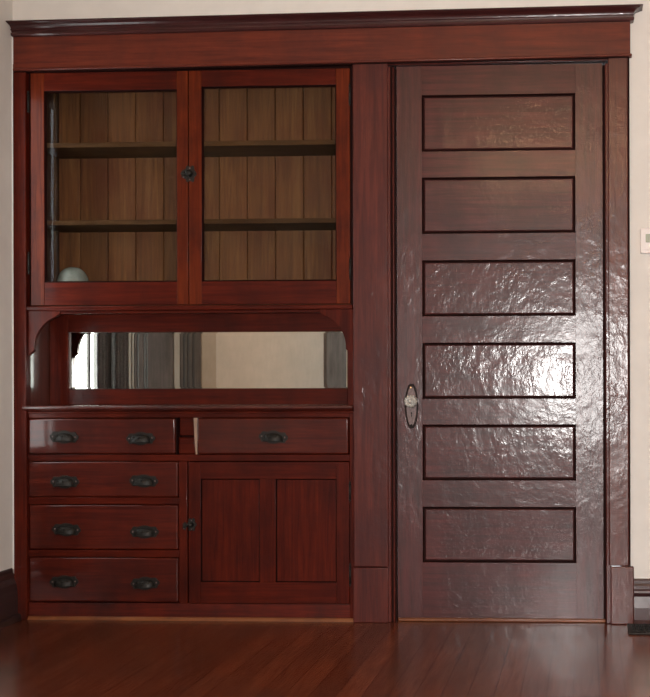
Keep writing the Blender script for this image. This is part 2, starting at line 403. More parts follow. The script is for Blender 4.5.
ya, yb = wy(173, .015), wy(134.2, .015)
b.box(XL, XL+0.015, ya, yb, 0, 2.1, bev=.004)
for t in (0.68, 0.74, 0.90): b.box(XL+.014, XL+.017, ya+(yb-ya)*t, ya+(yb-ya)*t+0.02, 0.15, 2.0, 1)
struct('door_2', b, 'dark closed door with upright grooves, mirrored in the middle of the niche', 'door')
b = MB(M['pale_trim']); b.box(XL, XL+0.02, wy(180, .02), wy(174, .02), 0, 2.2, bev=.006)
struct('trim_2', b, 'pale casing strip right of the dark mirrored door', 'casing')
b = MB(M['dark_door'], M['black']); ya, yb = wy(201, .015), wy(180.5, .015)
b.box(XL, XL+0.015, ya, yb, 0, 2.1, bev=.004)
for t in (0.35, 0.6, 0.8): b.box(XL+.014, XL+.017, ya+(yb-ya)*t, ya+(yb-ya)*t+0.03, 0.15, 2.0, 1)
struct('door_3', b, 'dark narrow door beside a tan casing, mirrored in the niche', 'door')
b = MB(M['tan']); b.box(XL, XL+0.015, wy(216, .015), wy(201.5, .015), 0, HC)
struct('trim_3', b, 'tan pilaster strip at the start of the pale mirrored wall', 'casing')
b = MB(M['grey_door']); b.box(XL, XL+0.03, wy(347, .03), wy(327, .03), 0, 2.1, bev=.005)
struct('door_4', b, 'weathered grey door mirrored at the right end of the niche', 'door')

# ------------------------------------------------------------------ casings, frieze, cornice
b = MB(M['cab_v'])
b.box(cl0, cl1, YC, 0.02, 0, zf_bot+0.02, bev=0.0035)
struct('trim_4', b, 'narrow dark stained casing along the left wall beside the cabinet', 'casing')
b = MB(M['plaster_left'], M['white_paint']); b.box(XL, cl0-0.004, -0.012, 0.0, 0.20, zf_top+0.03); b.box(cl0-0.005, cl0+0.001, -0.015, 0.0, 0.20, zf_top+0.03, 1, 0.001)
struct('trim_5', b, 'thin white caulk line between the left wall and the casing', 'caulk')
b = MB(M['trim_v'])
zp = Z(567, YC, 370)
b.box(cm0, cm1, YC, 0.01, zp, zf_bot+0.02, bev=0.004)
struct('trim_6', b, 'wide dark red casing board between cabinet and panelled door', 'casing')
b = MB(M['trim_v'])
b.box(X(352.6, -.028), X(387.6, -.028), -0.028, 0.01, 0, zp-0.002, bev=0.003)
b.box(X(375.5, -.028), X(376.3, -.028), -0.0286, -0.02, 0.01, zp-0.005)
struct('trim_7', b, 'plinth block under the casing between cabinet and door', 'plinth block')
b = MB(M['trim_gloss'], M['groove_and_shade'])
zq = Z(566, YC, 620)
b.box(cr0, cr1, YC, 0.0, zq, zf_bot+0.03, bev=0.004)
b.box(cr1, cr1+0.006, YC+0.004, 0.0, zq, zf_bot+0.03, 1)  # dark strip painting the shadow along the casing edge
struct('trim_8', b, 'glossy dark casing board right of the panelled door', 'casing')
b = MB(M['trim_gloss'])
b.box(X(610.0, -.03), X(633.3, -.03), -0.03, 0.0, 0, zq-0.002, bev=0.004)
struct('trim_9', b, 'plinth block under the casing right of the door', 'plinth block')
# frieze board
xr_f = X(630.3, -0.03, 40)
b = MB(M['trim_h'], M['groove_and_shade'])
xl_f = X(13.0, -0.03, 60)
b.box(xl_f, xr_f, -0.030, 0.05, zf_bot, zf_top+0.01, 0, 0.002)
b.box(xl_f, xr_f+0.006, -0.036, 0.0, zf_bot-0.001, zf_bot+0.009, 0, 0.003)
b.box(xl_f, xr_f-0.003, -0.026, 0.0, zf_bot-0.005, zf_bot-0.001, 1)  # dark box painting the shadow line below the frieze
b.shear(XT, TILT)
struct('trim_10', b, 'long dark red frieze board under the cornice', 'frieze')
# cornice: moulding profile (overhang, height) swept along the frieze with a mitred return at the right end
h = Z(15.5, -0.05, 320) - zf_top
prof = [(0.0, -0.004), (0.012, -0.002), (0.015, 0.003), (0.015, 0.009), (0.010, 0.012), (0.011, 0.017), (0.016, 0.020), (0.017, 0.024),
        (0.014, 0.026), (0.017, 0.031), (0.024, 0.037), (0.033, 0.041), (0.036, 0.042), (0.038, 0.045), (0.045, 0.0455), (0.047, 0.048), (0.047, h), (0.0, h)]
def cornice():
    mb = MB(M['cornice']); vs = []; fs = []; n = len(prof)
    for o, z in prof: vs.append((xl_f - o*0.15, -0.03-o, zf_top+z))
    for o, z in prof: vs.append((xr_f+o, -0.03-o, zf_top+z))
    for o, z in prof: vs.append((xr_f+o, 0.0, zf_top+z))
    for s in (0, 1):
        for i in range(n):
            j = (i+1) % n; fs.append([s*n+i, s*n+j, (s+1)*n+j, (s+1)*n+i])
    fs.append(list(range(n))); fs.append([2*n+i for i in range(n)][::-1])
    mb.add(vs, fs); mb.shear(XT, TILT); return mb
M['cornice'] = wood('cornice_stain', (0.028, 0.005, 0.005), (0.060, 0.012, 0.011), 'x', None, coat=0.7, coat_rough=0.16, spec=0.2, wave=0.3, wave_scale=(12, 30, 30))
struct('trim_11', cornice(), 'dark moulded cornice along the top of the cabinet and door', 'cornice')

# door jamb and stops
YD = 0.012                         # front of the door slab
zd_top = Z(64.8, YD, 500)
b = MB(M['trim_v'], M['groove_and_shade'])
jl0, jl1 = cm1, X(396.3, YD)
jr0, jr1 = X(603.8, YD), cr0
zh = zf_bot - 0.012
b.box(jl0-0.012, jl0+0.010, YC+0.005, 0.16, 0, zh, 0, 0.004)                       # bead
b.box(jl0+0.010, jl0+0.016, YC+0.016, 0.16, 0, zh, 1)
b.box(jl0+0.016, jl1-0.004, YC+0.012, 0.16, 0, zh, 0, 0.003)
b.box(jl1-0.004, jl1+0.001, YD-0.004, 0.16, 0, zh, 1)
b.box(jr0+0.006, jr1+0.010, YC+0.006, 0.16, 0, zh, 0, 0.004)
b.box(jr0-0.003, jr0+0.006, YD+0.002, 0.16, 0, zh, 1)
struct('trim_12', b, 'upright beaded jambs on both sides of the panelled door', 'jamb')
b = MB(M['trim_v'], M['groove_and_shade'])
b.box(jl0-0.01, jr1+0.01, YD-0.006, 0.16, zd_top+0.002, zf_bot+0.03, 1)
b.box(jl0, jr1+0.005, YC+0.008, 0.10, zd_top+0.0025, zd_top+0.0105, 0, 0.003)
b.shear(X(500), 0.0075)
struct('trim_13', b, 'head jamb moulding above the panelled door', 'jamb')
b = MB(M['strip']); b.box(X(397), X(605), 0.004, 0.16, 0, 0.014, bev=0.004)
struct('trim_14', b, 'thin bare orange wood threshold strip under the door', 'threshold')

# ------------------------------------------------------------------ panelled door
dx0, dx1 = X(397.2, YD), X(603.0, YD)
dz0, dz1 = Z(618.3, YD, 500), zd_top
px0_, px1_ = X(422.3, YD), X(575.7, YD)
rows = [(94.2, 150.8), (176.8, 233.2), (259.8, 316.0), (342.5, 398.8), (424.5, 480.4), (507.0, 562.8)]
prs = [(Z(c, YD, 500), Z(a, YD, 500)) for a, c in rows]          # (z0, z1)
b = MB(M['door_v'], M['door_h'])
b.box(dx0, px0_, YD, YD+0.04, dz0, dz1, 0, 0.0005); b.box(px1_, dx1, YD, YD+0.04, dz0, dz1, 0, 0.0005)
zz = [dz1] + [v for p in prs for v in (p[1], p[0])] + [dz0]
for i in range(0, len(zz), 2): b.box(px0_, px1_, YD+0.0001, YD+0.0396, zz[i+1], zz[i], 1, 0.0004)
door = struct('door_1', b, 'tall dark red six panel interior door with glass knob', 'door')
for z0, z1 in prs:
    b = MB(M['groove_and_shade'], M['door_p'])
    r = (px0_, px1_, z0, z1)
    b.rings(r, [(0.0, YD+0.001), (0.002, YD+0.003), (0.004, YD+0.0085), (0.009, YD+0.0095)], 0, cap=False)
    b.rings(r, [(0.009, YD+0.0095), (0.0105, YD+0.0055), (0.0125, YD+0.0045)], 1, cap=True)
    b.box(px0_, px1_, YD+0.018, YD+0.03, z0, z1, 1)
    build('door_panel', b, door)
# escutcheon plate with knob
ec = X(411.6, YD, 405); ez0, ez1 = Z(428.5, YD, 411), Z(383.8, YD, 411); em = (ez0+ez1)/2 + 0.004; eh = (ez1-ez0)/2
def esc(s, n=48):
    out = []
    for i in range(n):
        a = 2*math.pi*i/n; c, q = math.cos(a), math.sin(a)
        w = 0.0270*math.copysign(abs(c)**0.72, c)
        w *= 1.0 - 0.12*abs(q)
        out.append((ec + w*s, (ez0+ez1)/2 + (eh*math.copysign(abs(q)**1.02, q))*(1-(1-s)*0.55)))
    return out
b = MB(M['plate_rim'], M['bronze'])
b.prism(esc(1.0), YD-0.004, YD+0.001, 0, 0.0015); b.prism(esc(0.74), YD-0.0055, YD, 1, 0.001)
es = build('escutcheon', b, door); tag(es, 'oval worn bronze plate with dark rim')
kz = Z(414, YD, 411)
b = MB(M['black']); b.lathe([(0.0034, 0), (0.0034, 0.0008)], (ec, YD-0.0054, kz+0.004), 'y', 16)
b.box(ec-0.0018, ec+0.0018, YD-0.0062, YD-0.005, kz-0.011, kz+0.004); build('keyhole', b, es)
b = MB(M['brass']); b.ball((ec-0.003, YD-0.0055, Z(387.6, YD, 411)), 0.0042, 0.002, 0.0042); build('screw', b, es)
b = MB(M['iron']); b.ball((ec, YD-0.0055, Z(425, YD, 411)), 0.004, 0.002, 0.004); build('screw', b, es)
b = MB(M['bronze'], M['knob'])
kc = (X(410.7, -0.04, 401), YD-0.004, Z(401.3, -0.04, 411))
b.lathe([(0.013, 0), (0.013, 0.006), (0.009, 0.010), (0.008, 0.028), (0.014, 0.032)], kc, 'y', 28, 0)
b.lathe([(0.013, 0.030), (0.021, 0.034), (0.0255, 0.042), (0.0255, 0.050), (0.021, 0.058), (0.015, 0.061), (0.0135, 0.0585), (0.008, 0.0595), (0.0065, 0.063), (0.002, 0.0645)], kc, 'y', 72, 1, (0.055, 12))
tag(build('door_knob', b, door), 'fluted clear glass knob')

# ------------------------------------------------------------------ built-in cabinet
cab = empty('china_cabinet', ((X(27)+X(352))/2, 0.14, 0.0))
tag(cab, 'tall dark red built in china cabinet with glazed doors, mirror niche and drawers', 'cabinet')
ci0, ci1 = X(27.0), X(352.6)                # inner width
YBK = 0.285                                 # back boards
z_top = zf_bot + 0.02
zt = lambda py: Z(py, YF)
z_ud_top, z_ud_bot = zt(70.8), zt(304.6)    # glazed doors
z_ledge = zt(310.2); z_ctr_top, z_ctr_bot = zt(405.2), zt(411.2)
YM = 0.212
# carcass: sides, top, bottoms, partitions
b = MB(M['inside'], M['cab_h'])
b.box(ci0-0.004, ci0+0.010, 0.014, YBK+0.02, 0.0, z_ctr_bot); b.box(ci0-0.004, ci0+0.010, 0.014, YBK+0.02, z_ledge+0.004, z_top); b.box(ci1-0.004, ci1+0.014, 0.014, YBK+0.02, 0.0, z_top)
b.box(ci0, ci1, 0.012, YBK+0.02, z_top-0.02, z_top)
b.box(ci0+.011, ci1-.005, 0.008, YBK, zt(283), zt(283)+0.004); b.box(ci0+.011, ci1-.005, 0.016, YBK, z_ledge+0.004, zt(303))
b.box(ci0+.011, ci1-.005, YBK-0.02, YBK+0.02, 0.0, z_ctr_bot); b.box(ci0+.011, ci1-.005, 0.02, YBK, 0.0, 0.02)
b.box(ci0+.011, ci1-.005, YM+0.02, YBK+0.02, z_ctr_bot, z_ledge)
for py in (457.8, 501, 554): b.box(ci0+.011, X(186), 0.012, YBK-0.02, zt(py)-0.004, zt(py)+0.004)
build('carcass', b, cab)
# back of beaded boards
b = MB(M['boards'], M['groove_and_shade'])
n = 16; W = (ci1-ci0-0.014)/n
kx = math.floor((ci0+.01)/0.1175)
xa = ci0+0.010
while xa < ci1-0.004:
    xb = min((math.floor(xa/0.1175+1e-6)+1)*0.1175, ci1-0.004)
    b.box(xa+0.0008, xb-0.0008, YBK-0.012, YBK, zt(303), z_top-0.021, 0, 0.0035, 1)
    xa = xb
b.box(ci0+.010, ci1-.004, YBK+0.0005, YBK+0.004, zt(303), z_top-0.021, 1)
tag(build('back_panel', b, cab), 'olive brown upright boards at the back')
# shelf supports on the left side, and shelves
for yy, ww in ((0.10, 0.018), (0.225, 0.018)):
    b = MB(M['shelf']); b.box(ci0+0.0095, ci0+0.018, yy, yy+ww, zt(300), z_top-0.025, 0, 0.002); build('shelf_batten', b, cab)
for a, c in ((141.3, 146.2), (219.3, 224.0)):
    b = MB(M['shelf']); b.box(ci0+.0185, ci1-.005, 0.035, YBK-0.0125, Z(c, .035), Z(a, .035), 0, 0.002)
    build('shelf', b, cab)
# face frame
b = MB(M['cab_v'], M['cab_h'], M['groove_and_shade'], M['cab_base'])
b.box(ci0-0.006, X(30.2, YF), 0.012, 0.03, z_ledge, z_top-0.005, 2)                  # recessed strip beside the left glazed door, coloured dark as gap shade
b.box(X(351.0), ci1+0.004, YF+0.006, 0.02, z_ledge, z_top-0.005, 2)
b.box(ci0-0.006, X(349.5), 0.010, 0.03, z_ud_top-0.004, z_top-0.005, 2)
fl0, fl1 = ci0-0.006, X(28.2, YF); fr0, fr1 = X(349.4, YF), ci1+0.004
zb_top, zb_bot = zt(603.5), 0.0
b.box(fl0, fl1, YF, 0.02, zb_bot, z_ctr_bot, 0, 0.0015)
b.box(fr0, fr1, YF, 0.02, zb_bot, z_ctr_bot, 0, 0.0015)
b.box(X(347.8, YF), fr1, YF, 0.02, z_ctr_top, z_ledge, 0, 0.0015)
b.box(fl1, fr0, YF+.0004, 0.02, zt(417.6), z_ctr_bot, 1, 0.0015)                    # rail under the counter
b.box(fl1, fr0, YF+.0004, 0.02, zt(461.0), zt(454.6), 1, 0.0015)
b.box(fl1, X(179), YF+.0004, 0.02, zt(504.6), zt(497.6), 1, 0.0015)
b.box(fl1, X(179), YF+.0004, 0.02, zt(557.4), zt(550.4), 1, 0.0015)
b.box(X(179.0), X(187.4), YF-.0002, 0.02, zb_top, zt(461.2), 0, 0.002)
b.box(fl1, fr0, YF+.0004, 0.02, 0.012, zb_top, 3, 0.0015)
build('face_frame', b, cab)
# toe moulding (worn orange quarter round) at the floor
b = MB(M['strip'], M['cab_h'])
b.prism([(YF-0.010, 0.0), (YF-0.010, 0.004), (YF-0.007, 0.010), (YF-0.002, 0.0135), (YF+0.002, 0.0135), (YF+0.002, 0.0)], fl0, fr1, 0)
b.v = [(y, x, z) for x, y, z in b.v]
tag(build('toe_moulding', b, cab), 'worn orange strip along the floor')

def panel_door_front(name, x0, x1, z0, z1, yf, openings, parent, th=0.022, stile=M['cab_v'], rail=M['cab_h']):
    """frame-and-panel front: openings left to right share z range"""
    mb = MB(stile, rail, M['groove_and_shade'])
    oz0, oz1 = openings[0][2], openings[0][3]
    xs = [x0] + [v for o in openings for v in (o[0], o[1])] + [x1]
    for i in range(0, len(xs), 2):
        full = i in (0, len(xs)-2)
        mb.box(xs[i], xs[i+1], yf, yf+th, z0 if full else oz0, z1 if full else oz1, 0, 0.0018)
    mb.box(openings[0][0]+.0002, openings[-1][1]-.0002, yf+.0004, yf+th-.0004, oz1, z1, 1, 0.0012)
    mb.box(openings[0][0]+.0002, openings[-1][1]-.0002, yf+.0004, yf+th-.0004, z0, oz0, 1, 0.0012)
    for o in openings:
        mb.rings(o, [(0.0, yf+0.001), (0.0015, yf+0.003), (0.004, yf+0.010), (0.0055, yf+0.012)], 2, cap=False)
    return build(name, mb, parent)

def hinge(x, z, parent, yf, hl=0.07):
    mb = MB(M['iron'])
    mb.tube([(x, yf-0.003, z-hl/2), (x, yf-0.003, z+hl/2)], 0.0042)
    mb.ball((x, yf-0.003, z-hl/2-0.004), 0.0036, 0.0036, 0.006); mb.ball((x, yf-0.003, z+hl/2+0.004), 0.0036, 0.0036, 0.006)
    return build('hinge', mb, parent)

YDR = -0.008
def latch(name, x, z, parent, side, s=1.0):
    """cast cupboard turn: scalloped plate with thumb knob, or the keeper plate it catches"""
    mb = MB(M['iron'], M['bronze'])
    if side == 'turn':
        pts = [(x + s*0.021*(1+0.14*math.cos(6*t))*math.cos(t)*0.95, z + s*0.028*(1+0.14*math.cos(6*t))*math.sin(t)) for t in [2*math.pi*i/48 for i in range(48)]]
        mb.prism(pts, YDR-0.0035, YDR+0.001, 0, 0.001)
        mb.lathe([(0.011*s, 0), (0.008*s, 0.006), (0.006*s, 0.012), (0.010*s, 0.016), (0.011*s, 0.020), (0.006*s, 0.024)], (x, YDR-0.003, z), 'y', 24, 0)
        mb.box(x-0.030*s, x-0.006*s, YDR-0.011, YDR-0.006, z-0.004*s, z+0.004*s, 0, 0.002)
        for dz in (-0.019, 0.019): mb.ball((x, YDR-0.0035, z+dz*s), 0.003*s, 0.0018, 0.003*s, 1)
    else:
        pts = [(x + s*0.009*(1+0.15*math.cos(5*t))*math.cos(t), z + s*0.016*(1+0.15*math.cos(5*t))*math.sin(t)) for t in [2*math.pi*i/40 for i in range(40)]]
        mb.prism(pts, YDR-0.003, YDR+0.001, 0, 0.001)
        mb.box(x-0.005*s, x+0.004*s, YDR-0.010, YDR, z-0.007*s, z+0.007*s, 0, 0.002)
        mb.ball((x-0.002, YDR-0.0035, z-0.011*s), 0.0026*s, 0.0016, 0.0026*s, 1)
    return build(name, mb, parent)

# glazed doors
def glazed(x0, x1, g0, g1, gt, parent):
    o = (g0, g1, zt(281.6), zt(gt))
    d = panel_door_front('glazed_door', x0, x1, z_ud_bot, z_ud_top, YDR, [o], parent, 0.022, M['orange_v'], M['cab_h'])
    mb = MB(M['cab_pane']); mb.box(g0-0.004, g1+0.004, YDR+0.0125, YDR+0.0155, o[2]-0.004, o[3]+0.004); build('glass_pane', mb, d)
    return d
dl = glazed(X(31.0, YDR), X(188.3, YDR), X(44.6, YDR), X(177.2, YDR), 89.0, cab)
dr = glazed(X(189.4, YDR), X(350.3, YDR), X(202.0, YDR), X(336.6, YDR), 86.8, cab)
for py in (100, 262): hinge(X(29.2, YDR), zt(py), dl, YDR)
for py in (97, 270): hinge(X(350.6, YDR), zt(py), dr, YDR)
latch('latch', X(190.6, YDR), zt(174), dr, 'turn', 1.15); latch('latch_keeper', X(184.6, YDR), zt(174), dl, 'keeper', 1.15)

# ledge under the glazed doors, with the niche brackets
b = MB(M['cab_h'])
b.box(ci0-0.004, ci1+0.003, YF-0.012, 0.03, z_ledge, zt(305.6), 0, 0.004)
b.box(ci0-0.004, ci1+0.003, YF+0.004, 0.03, zt(313.0), z_ledge, 0, 0.002)
build('ledge', b, cab)
def bracket(sgn, xe, tipx):
    y0 = YF-0.001
    P = [(xe, z_ledge+0.001)]
    d = lambda px: abs(X(px, y0)-X(28.3, y0))
    pts = [(60.6, 310.2), (60.0, 312.8), (57.5, 315.3), (53.0, 317.3), (48.5, 320.0), (44.0, 324.0), (40.0, 329.0), (37.0, 334.5), (35.2, 340.0), (34.6, 345.0), (34.5, 349.6), (32.5, 351.6), (30.6, 353.0), (29.6, 355.0), (28.3, 355.2)]
    P += [(xe + sgn*d(px), zt(py)) for px, py in pts]
    mb = MB(M['cab_v']); mb.prism(P, y0, y0+0.02, 0, 0.0012)
    return build('bracket', mb, cab)
bracket(1, X(28.0, YF), None); bracket(-1, X(352.2, YF), None)
# niche sides (glossy) and mirror
M['niche'] = wood('glossy_niche_side', (0.045, 0.008, 0.005), (0.095, 0.020, 0.010), 'z', None, rough=0.35, coat=1.0, coat_rough=0.06, wave=0.03, spec=0.6)
b = MB(M['niche']); xb_ = ci0+0.0035
vs = [(x, y, z) for z in (z_ctr_top-.004, z_ledge+0.004) for x, y in ((xb_-0.0235, 0.012), (xb_+0.0008, YM+0.006), (xb_-0.004, YM+0.006), (xb_-0.0275, 0.012))]
b.add(vs, [[0, 1, 2, 3], [7, 6, 5, 4]] + [[i, (i+1) % 4, 4+(i+1) % 4, 4+i] for i in range(4)]); build('niche_side', b, cab)
b = MB(M['niche']); b.box(X(352.9), X(352.9)+0.004, 0.016, YM+0.02, z_ctr_top-.004, z_ledge+0.004); build('niche_side', b, cab)
ymf = YM-0.014
mx0, mx1 = X(68.0, ymf), X(347.2, ymf); mz0, mz1 = Z(388.8, ymf), Z(331.8, ymf)
b = MB(M['cab_v'], M['cab_h'])
ml0, ml1 = ci0+0.004, X(352.9)-0.001
b.box(ml0, mx0, ymf, YM+0.02, z_ctr_top, z_ledge, 0, 0.002); b.box(mx1, ml1, ymf, YM+0.02, z_ctr_top, z_ledge, 0, 0.002)
b.box(mx0, mx1, ymf+.0005, YM+0.02, z_ctr_top, mz0, 1, 0.002); b.box(mx0, mx1, ymf+.0005, YM+0.02, mz1, z_ledge, 1, 0.002)
mf = build('mirror_frame', b, cab)
b = MB(M['mirror'])
r = (mx0, mx1, mz0, mz1)
b.rings(r, [(0.0, YM+0.002), (0.0, YM+0.0005), (0.007, YM+0.0001)], 0, cap=True)
b.box(mx0, mx1, YM+0.002, YM+0.006, mz0, mz1)
tag(build('mirror', b, mf), 'long bevelled mirror reflecting the room')
# counter shelf with rounded nose
M['counter'] = wood('worn_glossy_counter', CABD, CABL, 'x', CABS, coat=0.9, coat_rough=0.24, wave=0.5, wave_scale=(20, 30, 30))
b = MB(M['counter'])
nose = [(0.20, z_ctr_bot), (YF-0.004, z_ctr_bot), (YF-0.012, z_ctr_bot+0.002)]
th = z_ctr_top - z_ctr_bot
for i in range(1, 8):
    a = -math.pi/2 + math.pi*i/8
    nose.append((YF-0.016-0.011*math.cos(a), z_ctr_bot + th*0.62 + th*0.36*math.sin(a)))
nose += [(YF-0.010, z_ctr_top), (0.20, z_ctr_top)]
b.prism(nose, fl0, fr1, 0); b.v = [(y, x, z) for x, y, z in b.v]
build('counter', b, cab)
b = MB(M['cab_h']); b.box(fl0, fr1, YF-0.006, 0.01, zt(413.4), z_ctr_bot-.0005, 0, 0.003); build('counter_moulding', b, cab)

# drawer pulls
def pull_mesh():
    mb = MB(M['iron'], M['bronze'])
    n = 72; pts = []
    for i in range(n):
        t = 2*math.pi*i/n; c, s = math.cos(t), math.sin(t)
        w = 0.052*math.copysign(abs(c)**0.75, c); hh = 0.021*math.copysign(abs(s)**0.7, s)
        k = 1 + 0.10*math.cos(8*t)
        pts.append((w*(1+0.04*math.cos(8*t)), hh*k))
    mb.prism(pts, -0.0025, 0.001, 0, 0.0009)
    # hooded cup: half shell open below
    vs = []; fs = []; a, c = 14, 26
    for i in range(a+1):
        ph = (math.pi/2)*i/a
        for j in range(c+1):
            th_ = math.pi*j/c
            x = 0.036*math.cos(th_); y = -0.0015 - 0.024*max(0.0, math.sin(th_))*max(0.0, math.cos(ph))**0.8; z = -0.012 + 0.026*max(0.0, math.sin(th_))**0.5*math.sin(ph)
            vs.append((x, y, z))
    for i in range(a):
        for j in range(c):
            q = i*(c+1)+j; fs.append([q, q+1, q+c+2, q+c+1])
    mb.add(vs, fs, 0, True)
    mb.tube([(0.036*math.cos(math.pi*j/24), -0.0015-0.024*math.sin(math.pi*j/24), -0.0125) for j in range(25)], 0.0017)
    for sx in (-1, 1):
        mb.ball((sx*0.0425, -0.0025, 0.001), 0.0034, 0.0024, 0.0034, 1)
        mb.ball((sx*0.020, -0.019, 0.004), 0.003, 0.002, 0.003, 0)
    mb.ball((0, -0.0225, 0.003), 0.004, 0.003, 0.004, 0)
    mb.v = [(x*1.07, y, z*1.12) for x, y, z in mb.v]
    return mb
pull0 = None
def pull(px, py, parent, rot=0.0):
    global pull0
    loc = Vector((X(px, YDR), YDRW[parent.name], zt(py)))
    if pull0 is None:
        o = build('drawer_pull', pull_mesh(), None, (0, 0, 0)); pull0 = o
    else:
        o = pull0.copy(); COL.objects.link(o)
    o.parent = parent; o.location = loc - WORLD[parent.name]; o.rotation_euler = (0, rot, 0)
    return o
YDRW = {}
def drawer(x0, x1, za, zc, pulls, yf=YDR):
    mb = MB(M['drawer'], M['inside'])
    mb.box(x0, x1, yf, yf+0.022, zt(zc), zt(za), 0, 0.007, 12)
    xi0, xi1, zi0, zi1 = x0+0.006, x1-0.006, zt(zc)+0.006, zt(za)-0.012
    for q in ((xi0, xi0+0.01, yf+.021, 0.24, zi0, zi1), (xi1-0.01, xi1, yf+.021, 0.24, zi0, zi1), (xi0, xi1, 0.23, 0.24, zi0, zi1), (xi0, xi1, yf+.021, 0.24, zi0, zi0+0.006)): mb.box(*q, 1)
    d = build('drawer', mb, cab); YDRW[d.name] = yf-0.0005
    for px, py, rt in pulls: pull(px, py, d, rt)
    return d
drawer(X(28.9), X(175.6), 418.4, 454.0, [(64, 437.0, 0.03), (140.5, 438.5, -0.02)])
drawer(X(198.2), X(348.8), 418.0, 454.0, [(273.5, 437.0, 0.06)], yf=-0.014)
drawer(X(28.9), X(178.3), 461.6, 497.2, [(64.5, 482.0, 0.0), (143.5, 481.0, 0.03)])
drawer(X(29.5), X(178.3), 505.2, 549.8, [(66.0, 530.0, 0.04), (144.0, 532.0, 0.0)])
drawer(X(29.5), X(178.3), 558.0, 602.6, [(63.5, 582.5, -0.03), (144.5, 583.5, -0.05)])
# open gap between the top drawers: recessed block and an added pale strip for the drawer edge
b = MB(M['cab_h'], M['groove_and_shade'])
b.box(X(176.5), X(193.6), 0.035, 0.06, zt(436.0), zt(417.6), 0, 0.004); b.box(X(176.5), X(193.6), 0.022, 0.06, zt(454.6), zt(437.4), 0, 0.005)
b.box(X(176.0), X(198.0), 0.06, 0.07, zt(454.6), zt(417.6), 1)
b.box(X(175.9), X(176.8), 0.0, 0.06, zt(454.6), zt(417.6), 1)
build('divider_block', b, cab)
b = MB(M['worn'])
b.prism([(X(193.7), zt(417.8)), (X(197.6), zt(417.8)), (X(197.2), zt(454.4)), (X(195.6), zt(454.4)), (X(194.6), zt(438))], YF+0.002, 0.06, 0, 0.001)
tag(build('drawer_edge_strip', b, cab), 'added pale strip painting the bright edge of the right top drawer')

# lower cupboard door with two panels
ld = panel_door_front('cupboard_door', X(188.2, YDR), X(348.9, YDR), zt(603.0), zt(462.0), YDR,
                      [(X(200.2, YDR), X(259.0, YDR), zt(581.8), zt(478.8)), (X(275.2, YDR), X(335.8, YDR), zt(581.8), zt(478.8))], cab)
for o in ((X(200.2, YDR), X(259.0, YDR)), (X(275.2, YDR), X(335.8, YDR))):
    b = MB(M['cab_v']); b.box(o[0]+.003, o[1]-.003, YDR+0.009, YDR+0.016, zt(581.8)+.003, zt(478.8)-.003, 0, 0.0015); build('door_panel', b, ld)
hinge(X(349.7, YDR), zt(491), ld, YDR, 0.06); hinge(X(349.7, YDR), zt(574), ld, YDR, 0.07)
latch('latch', X(191.3, YDR), zt(524.5), ld, 'turn', 0.88)
tag(latch('latch_keeper', X(184.2, YDR), zt(526.0), cab, 'keeper', 0.95), 'dark iron catch for the cupboard door')

# bowl standing upside down on the cabinet floor, behind the left glass
bx, by = X(73.0, 0.12), 0.12; bz = zt(283)+0.0042
b = MB(M['bowl'])
R_, H_ = 0.062, Z(266.3, 0.12) - bz
out = [(R_*1.0, 0.0), (R_*1.03, 0.004)] + [(R_*max(0.0, math.cos(a))**0.8, 0.004+(H_-0.004)*math.sin(a)) for a in [math.pi/2*i/14 for i in range(1, 13)]]
out += [(0.014, H_-0.001), (0.008, H_)]
b.lathe(out, (bx, by, bz), 'z', 40)
tag(build('glass_bowl', b), 'milky grey glass bowl upside down behind the left glazed door', 'bowl')

# ------------------------------------------------------------------ baseboards, floor register, thermostat
pl = [(0.0, 0.205), (0.004, 0.205), (0.006, 0.198), (0.006, 0.188), (0.012, 0.180), (0.013, 0.172), (0.011, 0.168), (0.013, 0.160), (0.020, 0.145), (0.024, 0.120), (0.026, 0.06), (0.026, 0.028), (0.034, 0.026), (0.039, 0.018), (0.041, 0.0), (0.0, 0.0)]
mb = MB(M['base_dark']); n = len(pl); vs = []
for y in (YC-0.0005, YB):
    vs += [(XL+o, y, z) for o, z in pl]
mb.add(vs, [[i, (i+1) % n, n+(i+1) % n, n+i] for i in range(n)] + [list(range(n)), [n+i for i in range(n)][::-1]])
struct('baseboard_left', mb, 'dark moulded baseboard along the left wall', 'baseboard')
zr = lambda py: Z(py, -0.02, 640)
pr = [(0.0, zr(579.3)), (0.008, zr(579.6)), (0.011, zr(581)), (0.011, zr(584)), (0.015, zr(586)), (0.015, zr(589.5)), (0.021, zr(591)), (0.023, zr(593)), (0.019, zr(595)), (0.014, zr(597)), (0.017, zr(601)), (0.022, zr(608)), (0.022, 0.016), (0.027, 0.014), (0.034, 0.006), (0.034, 0.0), (0.0, 0.0)]
mb = MB(M['base_x']); n = len(pr); vs = []
for x in (X(633.6, -.03), XR): vs += [(x, -o, z) for o, z in pr]
mb.add(vs, [[i, (i+1) % n, n+(i+1) % n, n+i] for i in range(n)] + [list(range(n)), [n+i for i in range(n)][::-1]])
struct('baseboard_back', mb, 'tall dark moulded baseboard right of the door', 'baseboard')
